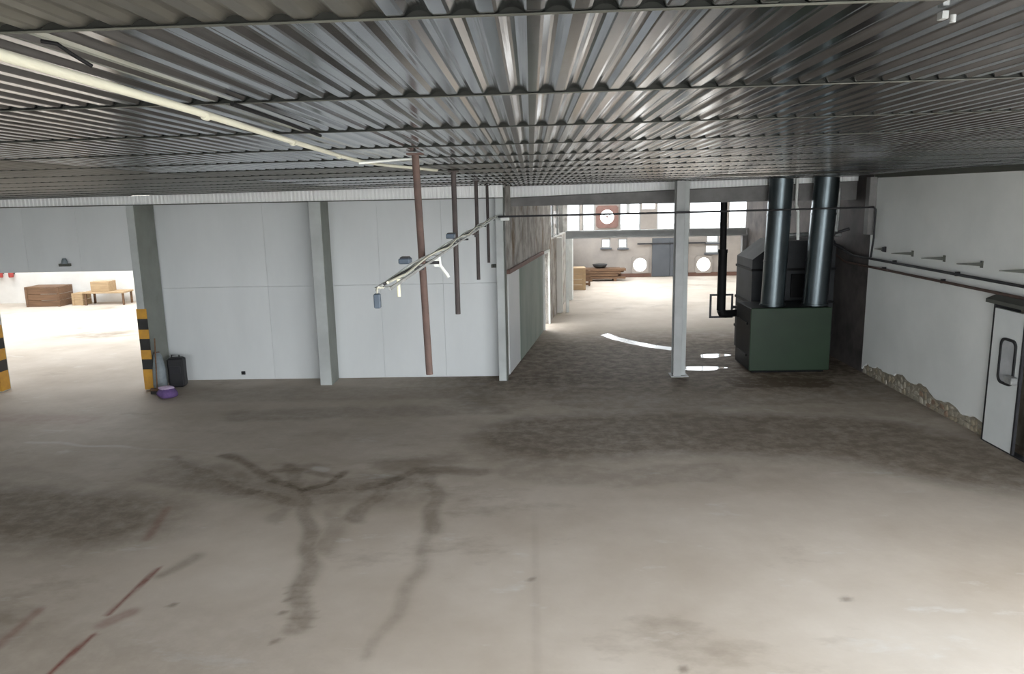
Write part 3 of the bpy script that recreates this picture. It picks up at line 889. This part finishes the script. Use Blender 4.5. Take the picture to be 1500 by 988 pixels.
# ------------------------------------------------------------------ green boiler with its two flues
b = thing('boiler', 'dark green boiler cabinet with two thick galvanised flues', 'boiler', (5.1, 15.22, 0))
MB().box(-.80, .78, -.52, -.485, .05, 1.31, .012).build('front_panel', 'green', b)
MB().box(-.79, -.76, -.484, .55, .05, 1.30, .006).build('side_panel', 'black', b)
MB().box(.74, .77, -.484, .55, .05, 1.30, .006).build('side_panel', 'green', b)
MB().box(-.759, .739, -.484, .55, 1.26, 1.30, .006).build('top_panel', 'tank', b)
MB().box(-.759, .739, .51, .55, .05, 1.259).build('back_panel', 'black', b)
MB().box(-.72, .70, -.44, .52, 0, .049).build('plinth', 'black', b)
for zc in (.30, .95):
    MB().box(-.815, -.791, -.30, .35, zc, zc + .05, .006).build('side_rib', 'black', b)
def flue(x0, x1, r):
    y = -.12
    zt = cz(5.1 + x1, 15.1) - .01
    L = zt - 1.30
    f = MB().tube([(x0, y, 1.301), (x0 + (x1 - x0) * .5, y, 1.30 + L * .5), (x1, y, zt)], r, 40).build('flue', 'duct', b)
    for k, tt in enumerate((0.012, .36, .72, .965)):
        xx = x0 + (x1 - x0) * tt
        zz_ = 1.30 + L * tt
        MB().tube([(xx, y, zz_ - .018), (xx, y, zz_ + .018)], r + .008 if k else r + .025, 40).build('joint_ring', 'duct', f)
flue(-.265, -.195, .225)
flue(.575, .685, .235)

tk = thing('boiler_tank', 'dark grey ribbed tank standing behind the green boiler', 'tank', (5.5, 16.5, 0))
MB().prism([(-.86, .1), (-.86, 2.16), (-.36, 2.54), (.82, 2.54), (.86, 2.46), (.86, .1)], 'y', -.6, .6).build('shell', 'tank', tk)
for z in (.55, 1.22, 1.92):
    MB().box(-.88, .88, -.62, .62, z, z + .05).build('rib', 'black', tk)
MB().box(-.80, .80, -.55, .55, 0, .1).build('skid', 'black', tk)
MB().box(-.05, .45, -.635, -.601, 1.35, 1.85, .01).build('hatch', 'black', tk)
# thin pale pipes rising behind the flues
run('riser_pipe', 'thin pale riser pipe between the two flues', [(5.35, 15.3, 2.6), (5.33, 15.3, 3.15), (5.28, 15.3, 3.30), (5.28, 15.3, 3.80)], .03, 'white')
run('riser_pipe', 'thin pale riser pipe right of the thicker flue', [(6.10, 15.3, 2.75), (6.12, 15.3, 3.0), (6.12, 15.3, 3.60)], .03, 'tray')
run('cross_duct', 'pale short pipe crossing behind the right flue', [(5.2, 15.8, 2.66), (5.9, 15.8, 2.68), (6.40, 15.8, 2.66)], .045, 'tray')
run('feed_pipe', 'dark pipe sloping down to the boiler from the right wall', [(6.36, 15.3, 2.80), (6.1, 15.35, 2.72), (6.05, 15.5, 2.55), (6.36, 15.6, 2.40)], .03, 'darksteel')

s = thing('stove_pipe', 'black stove pipe rising beside the steel column with an elbow at its foot', 'pipe', (4.04, 16.0, 0))
MB().tube([(.0, 0, 1.08), (.0, 0, 2.35)], .092, 20).build('lower_pipe', 'black', s)
MB().tube([(.0, 0, 2.35), (-.02, 0, 4.39)], .070, 20).build('upper_pipe', 'black', s)
MB().tube([(.57, .15, 1.02), (.10, 0, 1.0), (.03, 0, 1.02), (0, 0, 1.09)], [.07, .085, .10, .094], 20).build('elbow', 'black', s)
MB().tube([(0, 0, 2.31), (0, 0, 2.38)], .10, 20).build('collar', 'black', s)
MB().box(-.22, -.18, .10, .13, .90, 1.42).box(.24, .28, .10, .13, .90, 1.42).box(-.18, .24, .10, .13, 1.38, 1.42).box(-.18, .24, .10, .13, .90, .94).box(.28, .57, .10, .13, 1.1, 1.16).build('support_frame', 'darksteel', s)

# puddles
def puddle(label, pts, z=.002, m='water'):
    n = len(pts)
    vs = [(x, y, 0.0005) for x, y in pts] + [(x + (np.mean([q[0] for q in pts]) - x) * .03, y + (np.mean([q[1] for q in pts]) - y) * .03, z) for x, y in pts]
    fs = [tuple(range(n, 2 * n))] + [(i, (i + 1) % n, n + (i + 1) % n, n + i) for i in range(n)]
    o = MB().add(vs, fs).build('puddle', m)
    tag(o, label, 'puddle', 'puddles in the passage')
def blob(cx, cy, rx, ry, n=22, ph=0.0, rot=0.0):
    out = []
    for i in range(n):
        t = 2 * math.pi * i / n
        k = 1 + .14 * math.sin(3 * t + ph) + .08 * math.sin(5 * t + 2 * ph)
        x, y = rx * k * math.cos(t), ry * k * math.sin(t)
        out.append((cx + x * math.cos(rot) - y * math.sin(rot), cy + x * math.sin(rot) + y * math.cos(rot)))
    return out
puddle('bright long puddle right of the steel column foot', blob(3.50, 15.2, .46, .20, ph=.6))
puddle('bright narrow puddle against the black side of the boiler', blob(4.02, 16.40, .36, .2, ph=2.0, rot=.3))
_c = [(1.86, 19.18), (2.1, 18.55), (2.45, 18.0), (2.85, 17.5), (3.3, 17.15)]
puddle('curved wet streak on the passage floor left of the column', [(x - .12, y - .10) for x, y in _c] + [(x + .10, y + .16) for x, y in _c[::-1]], m='damp')

# thin pipe crossing the passage, with the drop at the right wall
t = run('cross_pipe', 'thin dark pipe crossing the whole passage in front of the flues', [(-.62, 14.28, 3.20), (3.0, 14.32, 3.215), (6.40, 14.38, 3.24), (6.44, 14.38, 3.20), (6.44, 14.38, 2.68), (6.44, 14.45, 2.30)], .018, 'darksteel')
MB().box(.05, .22, -.05, .0, -.075, -.015, .008).build('white_junction', 'white', t)

# ------------------------------------------------------------------ hanging rods and the cable rail
RODS = [(-.745, 5.0, 'rust', 'thick rusty rod hanging nearest the viewer from the ceiling'), (-.765, 7.65, 'rodgrey', 'second hanging rod, ending above the middle of the panelled wall'),
        (-.77, 10.85, 'rodgrey', 'third hanging rod from the viewer, slim and brown'), (-.77, 13.6, 'rodgrey', 'short-looking hanging rod farthest back, beside the corner pillar')]
for i, (x, y, m, lab) in enumerate(RODS):
    zt = cz(x, y) - .004
    t = thing('hanger_rod', lab, 'rod', (x, y, 2.40), group='rods hanging from the ceiling')
    MB().tube([(.035 if i == 0 else 0, 0, 0), (0, 0, zt - 2.40)], .024 if i == 0 else .026, 14).build('pipe', m, t)
    MB().box(-.05, .05, -.05, .05, zt - 2.40 - .012, zt - 2.40, ).build('ceiling_plate', m, t)
    MB().box(-.034, .034, -.034, .034, .72, .76).build('clamp', 'darksteel', t)
    MB().tube([(.02, 0, .765), (.13, 0, .765)], .010, 8).build('stub', 'darksteel', t)
tr = thing('cable_rail', 'light grey ladder rail of cables slung along the hanging rods', 'cable tray', (-.662, 3.3, 3.20))
LEN = 10.95
for dx in (-.032, .032):
    MB().box(dx - .004, dx + .004, 0, LEN, -.008, .007).build('side_rail', 'tray', tr)
for k in range(31):
    y = .1 + k * .36
    MB().box(-.028, .028, y, y + .025, -.006, .0).build('rung', 'tray', tr)
for dx, m, amp, ph in ((-.016, 'white', .024, 0.0), (.004, 'darksteel', .018, 1.3), (.019, 'cream', .030, 2.1)):
    MB().tube([(dx + .006 * math.sin(i * .7 + ph), i * LEN / 40, .008 + amp * abs(math.sin(i * .45 + ph)) * .8) for i in range(41)], .0065, 8).build('cable', m, tr)
def hung(name, label, cat, loc, parts):
    t = thing(name, label, cat, loc, group='fittings on the cable rail')
    for nm, mb2, m in parts:
        mb2.build(nm, m, t)
hung('socket_box', 'blue grey plug hanging at the near end of the cable rail', 'plug', (-.68, 3.26, 3.12), [('body', MB().box(-.014, .014, -.014, .014, 0, .065, .004), 'bluebox'), ('cord', MB().tube([(0, 0, .065), (0, .01, .09), (.02, .05, .085)], .004, 8), 'cream')])
hung('tube_lamp', 'short pale yellow tube hanging under the cable rail', 'tube', (-.68, 3.8, 3.10), [('tube', MB().tube([(0, 0, 0), (0, 0, .095)], .009, 12), 'paleyellow'), ('cap', MB().tube([(0, 0, .095), (0, 0, .115)], .011, 12), 'white')])
hung('socket_box', 'blue grey socket on top of the rail before the first rod', 'socket', (-.69, 4.1, 3.242), [('body', MB().box(-.03, .03, -.05, .05, 0, .03, .005), 'bluebox'), ('cover', MB().box(-.022, .022, -.04, .04, .03, .036), 'darksteel')])
hung('socket_box', 'blue grey socket on top of the rail beside the second rod', 'socket', (-.69, 6.5, 3.242), [('body', MB().box(-.035, .035, -.07, .07, 0, .04, .005), 'bluebox'), ('cover', MB().box(-.027, .027, -.06, .06, .04, .046), 'darksteel')])
hung('white_clip', 'white dangling bracket under the rail right of the first rod', 'clip', (-.64, 5.2, 3.04), [('arm', MB().tube([(0, 0, .155), (.005, .0, .09), (.05, .03, .02), (.06, .03, .0)], .012, 10), 'white'), ('plate', MB().box(-.035, .012, -.008, .008, .08, .135), 'white')])
hung('brown_clip', 'rusty clamp on the rail beyond the second rod', 'clamp', (-.67, 8.7, 3.16), [('body', MB().box(-.06, .06, -.15, .15, 0, .027), 'rodgrey'), ('bolt', MB().tube([(.03, 0, -.03), (.03, 0, 0)], .012, 8), 'darksteel')])

# cream pipe under the ceiling
pts = []
for x, y in ((-1.02, -.9), (-1.03, 1.5), (-1.05, 2.4), (-1.10, 3.4), (-1.15, 4.6), (-1.16, 5.3), (-1.10, 5.8), (-.98, 6.3), (-.84, 6.9)):
    pts.append((x, y, cz(x, y) - .030))
cp = thing('ceiling_conduit', 'cream plastic pipe running under the ceiling from the upper left', 'pipe', pts[1])
o0 = Vector(pts[1])
MB().tube([tuple(Vector(p) - o0) for p in pts], .0120, 16).build('pipe', 'cream', cp)
for y in (2.52, 3.6, 4.62):
    x = float(np.interp(y, [q[1] for q in pts], [q[0] for q in pts]))
    q = Vector((x, y, cz(x, y) - .035)) - o0
    MB().tube([(q.x, q.y - .012, q.z), (q.x, q.y + .012, q.z)], .0140, 16).build('coupling', 'cream', cp)
# second thin white line leaving the conduit
run('thin_conduit', 'thin white conduit leaving the cream pipe for the first rod', [(-1.16, 5.2, cz(-1.16, 5.2) - .045), (-.95, 5.25, cz(-.95, 5.2) - .03), (-.78, 5.15, cz(-.78, 5.1) - .03)], .008, 'white')
# black cable along the sheets
run('black_cable', 'black cable lying along the ceiling beside the cream pipe', [(-.92, 2.40, cz(-.92, 2.4) - .016), (-.93, 2.9, cz(-.93, 2.9) - .015), (-.95, 3.5, cz(-.95, 3.5) - .016)], .007, 'black')
zz0 = cz(-.90, 1.50) - .012
run('hanging_wire', 'dark wire hook dangling from the ceiling at the upper left', [(-.935, 1.50, zz0), (-.91, 1.51, zz0 - .004), (-.895, 1.53, zz0 - .02), (-.875, 1.56, zz0 - .038)], .004, 'black')
z1 = cz(.80, 1.56) - .012
t = thing('ceiling_fitting', 'small grey steel fitting on the ceiling at the upper right', 'fitting', (.815, 1.56, z1))
MB().box(-.02, -.008, -.01, .01, -.006, .008).build('lug', 'tray', t)
MB().tube([(.0, -.01, 0), (.0, -.01, -.014)], .006, 8).build('bolt', 'tray', t)

# ------------------------------------------------------------------ small things on and by the back wall
t = thing('alarm_lamp', 'small dark warning lamp on the wall above the doorway', 'lamp', (-8.79, 13.988, 2.44))
MB().prism([(-.10, 0), (.10, 0), (.10, .05), (-.10, .05)], 'y', -.07, 0).build('base', 'olive', t)
MB().tube([(0, -.04, .051), (0, -.04, .10), (0, -.04, .15)], [.055, .05, .03], 12).build('dome', 'greybag', t)
t = thing('wall_outlet', 'tiny dark outlet low on the panelled wall', 'outlet', (-5.89, 14.748, .11))
MB().box(-.04, .04, -.025, 0, 0, .07, .005).build('box', 'darksteel', t)
MB().box(-.012, .012, -.032, -.025, .02, .05).build('plug', 'black', t)
t = thing('wall_switch', 'small dark switch beside the corner pillar', 'switch', (-.74, 14.748, 2.20))
MB().box(-.05, .05, -.04, 0, 0, .07, .006).build('box', 'olive', t)
MB().box(-.015, .015, -.05, -.04, .02, .05).build('toggle', 'darksteel', t)

t = thing('black_canister', 'black upright canister leaning at the foot of the hazard pillar', 'canister', (-7.03, 14.30, 0), rz=.15)
MB().box(-.15, .15, -.12, .12, 0, .58, .03).build('body', 'rubber', t)
MB().tube([(-.08, 0, .57), (-.08, 0, .63), (.06, 0, .63), (.06, 0, .57)], .014, 8).build('handle', 'rubber', t)
MB().box(-.10, .10, -.130, -.119, .28, .42).build('label_plate', 'darksteel', t)
t = thing('purple_bag', 'purple cloth bag on the floor by the black canister', 'bag', (-6.84, 13.45, 0))
def lump(rx, ry, rz_, m, nm, par, loc=(0, 0, 0), n=18, k=9, ph=0.0):
    vs, fs = [], []
    for i in range(k + 1):
        a = math.pi * (i / k) * .98 + .01
        for j in range(n):
            tt = 2 * math.pi * j / n
            q = 1 + .10 * math.sin(3 * tt + ph + i) + .06 * math.sin(5 * tt + i * 1.7)
            z = max(-.62, math.cos(a))
            vs.append((loc[0] + rx * q * math.sin(a) * math.cos(tt), loc[1] + ry * q * math.sin(a) * math.sin(tt), loc[2] + rz_ * (z + .62)))
    for i in range(k):
        for j in range(n):
            jj = (j + 1) % n
            fs.append((i * n + j, i * n + jj, (i + 1) * n + jj, (i + 1) * n + j))
    fs += [tuple(range(n)), tuple(range(k * n + n - 1, k * n - 1, -1))]
    return MB().add(vs, fs, True).build(nm, m, par)
lump(.19, .15, .12, 'purple', 'body', t)
lump(.15, .10, .04, 'lilac', 'folded_top', t, (-.02, 0, .155), ph=1.0)
t = thing('grey_sack', 'slim grey blue sack leaning on the hazard pillar', 'sack', (-7.24, 13.95, 0))
MB().tube([(.0, .0, .0), (.02, .01, .10), (.0, .06, .40), (-.04, .12, .66), (-.06, .14, .74)], [.09, .13, .12, .08, .035], 14).build('body', 'greybag', t)
MB().tube([(-.055, .135, .70), (-.062, .142, .735)], .055, 12).build('tie', 'redbase', t)
t = thing('broom', 'brown handled broom leaning beside the hazard pillar', 'broom', (-7.16, 13.70, 0))
MB().tube([(0, 0, .10), (-.10, .30, 1.02)], .013, 10).build('handle', 'wood', t)
MB().box(-.13, .13, -.03, .03, .06, .11, .008).build('head', 'wood', t)
MB().box(-.12, .12, -.025, .025, 0, .06).build('bristles', 'hblack', t)

# ------------------------------------------------------------------ far hall contents
def crate(label, x, y, w_, d_, h_, m, n=4, rz=0.0, group=None):
    t = thing('wooden_crate', label, 'crate', (x, y, 0), rz=rz, group=group)
    for k in range(n):
        z0 = h_ * k / n + .006
        z1 = h_ * (k + 1) / n - .006
        MB().box(-w_ / 2, w_ / 2, -d_ / 2, -d_ / 2 + .03, z0, z1).build('board', m, t)
        MB().box(-w_ / 2, -w_ / 2 + .03, -d_ / 2 + .03, d_ / 2, z0, z1).build('board', m, t)
        MB().box(w_ / 2 - .03, w_ / 2, -d_ / 2 + .03, d_ / 2, z0, z1).build('board', m, t)
    MB().box(-w_ / 2, w_ / 2, -d_ / 2, d_ / 2, h_, h_ + .03).build('lid', m, t)
    for sx in (-1, 1):
        MB().box(sx * (w_ / 2 - .05) - .04, sx * (w_ / 2 - .05) + .04, -d_ / 2 - .025, -d_ / 2, 0, h_).build('batten', m, t)
    return t
crate('tan wooden crate in the far hall at the left wall', 1.74, 28.7, .60, .7, .80, 'lightwood')
pk = thing('plank_stack', 'dark brown stack of planks on bearers by the far wall', 'planks', (2.95, 31.4, 0))
for k in range(4):
    for q in range(3):
        MB().box(-.72 + random.uniform(-.06, .04), .72 + random.uniform(-.1, .25), -.34 + q * .23, -.34 + q * .23 + .20, .10 + k * .11, .10 + k * .11 + .09).build('plank', 'wood', pk)
for xx in (-.5, .5):
    MB().box(xx - .06, xx + .06, -.34, .32, 0, .10).build('bearer', 'wood', pk)
t = thing('dark_basin', 'dark round basin lying on the plank stack', 'basin', (2.85, 31.4, .522))
MB().tube([(0, 0, 0), (0, 0, .06), (0, 0, .14), (0, 0, .15)], [.16, .26, .30, .26], 20).build('bowl', 'hblack', t)
MB().tube([(0, 0, .149), (0, 0, .162)], .31, 20).build('rim', 'hblack', t)
t = thing('pallet', 'dark wooden pallet end standing between crate and planks', 'pallet', (2.15, 30.0, 0))
for k in range(4):
    MB().box(-.16, .16, -.5, -.47, .04 + k * .15, .14 + k * .15).build('slat', 'wood', t)
for sx in (-.12, .12):
    MB().box(sx - .03, sx + .03, -.469, -.36, 0, .62).build('bearer', 'wood', t)

# left hall contents
crate('reddish brown slatted crate seen through the left doorway', -17.4, 26.5, 1.25, .8, .68, 'wood', 3)
crate('pale open box beside the brown crate in the left hall', -16.3, 26.6, .42, .5, .40, 'lightwood', 2)
t = thing('work_table', 'pale work table against the wall of the left hall', 'table', (-15.3, 26.6, 0))
MB().box(-.75, .75, -.35, .35, .42, .48, .008).build('tabletop', 'lightwood', t)
for sx in (-.68, .68):
    for sy in (-.28, .28):
        MB().box(sx - .03, sx + .03, sy - .03, sy + .03, 0, .42).build('leg', 'wood', t)
t = thing('storage_box', 'pale cardboard box standing on the work table', 'box', (-15.45, 26.6, .481))
MB().box(-.33, .33, -.25, .25, 0, .36, .008).build('carton', 'lightwood', t)
MB().box(-.33, .33, -.03, .03, .36, .364).build('tape', 'cream', t)
for lab, x, hh in (('red fire extinguisher on the left hall wall, nearer the picture edge', -19.5, .42), ('smaller red fire extinguisher on the left hall wall', -19.1, .34)):
    t = thing('fire_extinguisher', lab, 'extinguisher', (x, 27.05, .98), group='extinguishers in the left hall')
    MB().tube([(0, 0, 0), (0, 0, .02), (0, 0, hh * .8), (0, 0, hh * .92)], [.07, .085, .085, .03], 14).build('cylinder', 'redpaint', t)
    MB().box(-.03, .05, -.02, .02, hh * .92, hh, .004).build('valve', 'hblack', t)
    MB().box(-.05, .05, .085, .149, hh * .3, hh * .5).build('bracket', 'hblack', t)
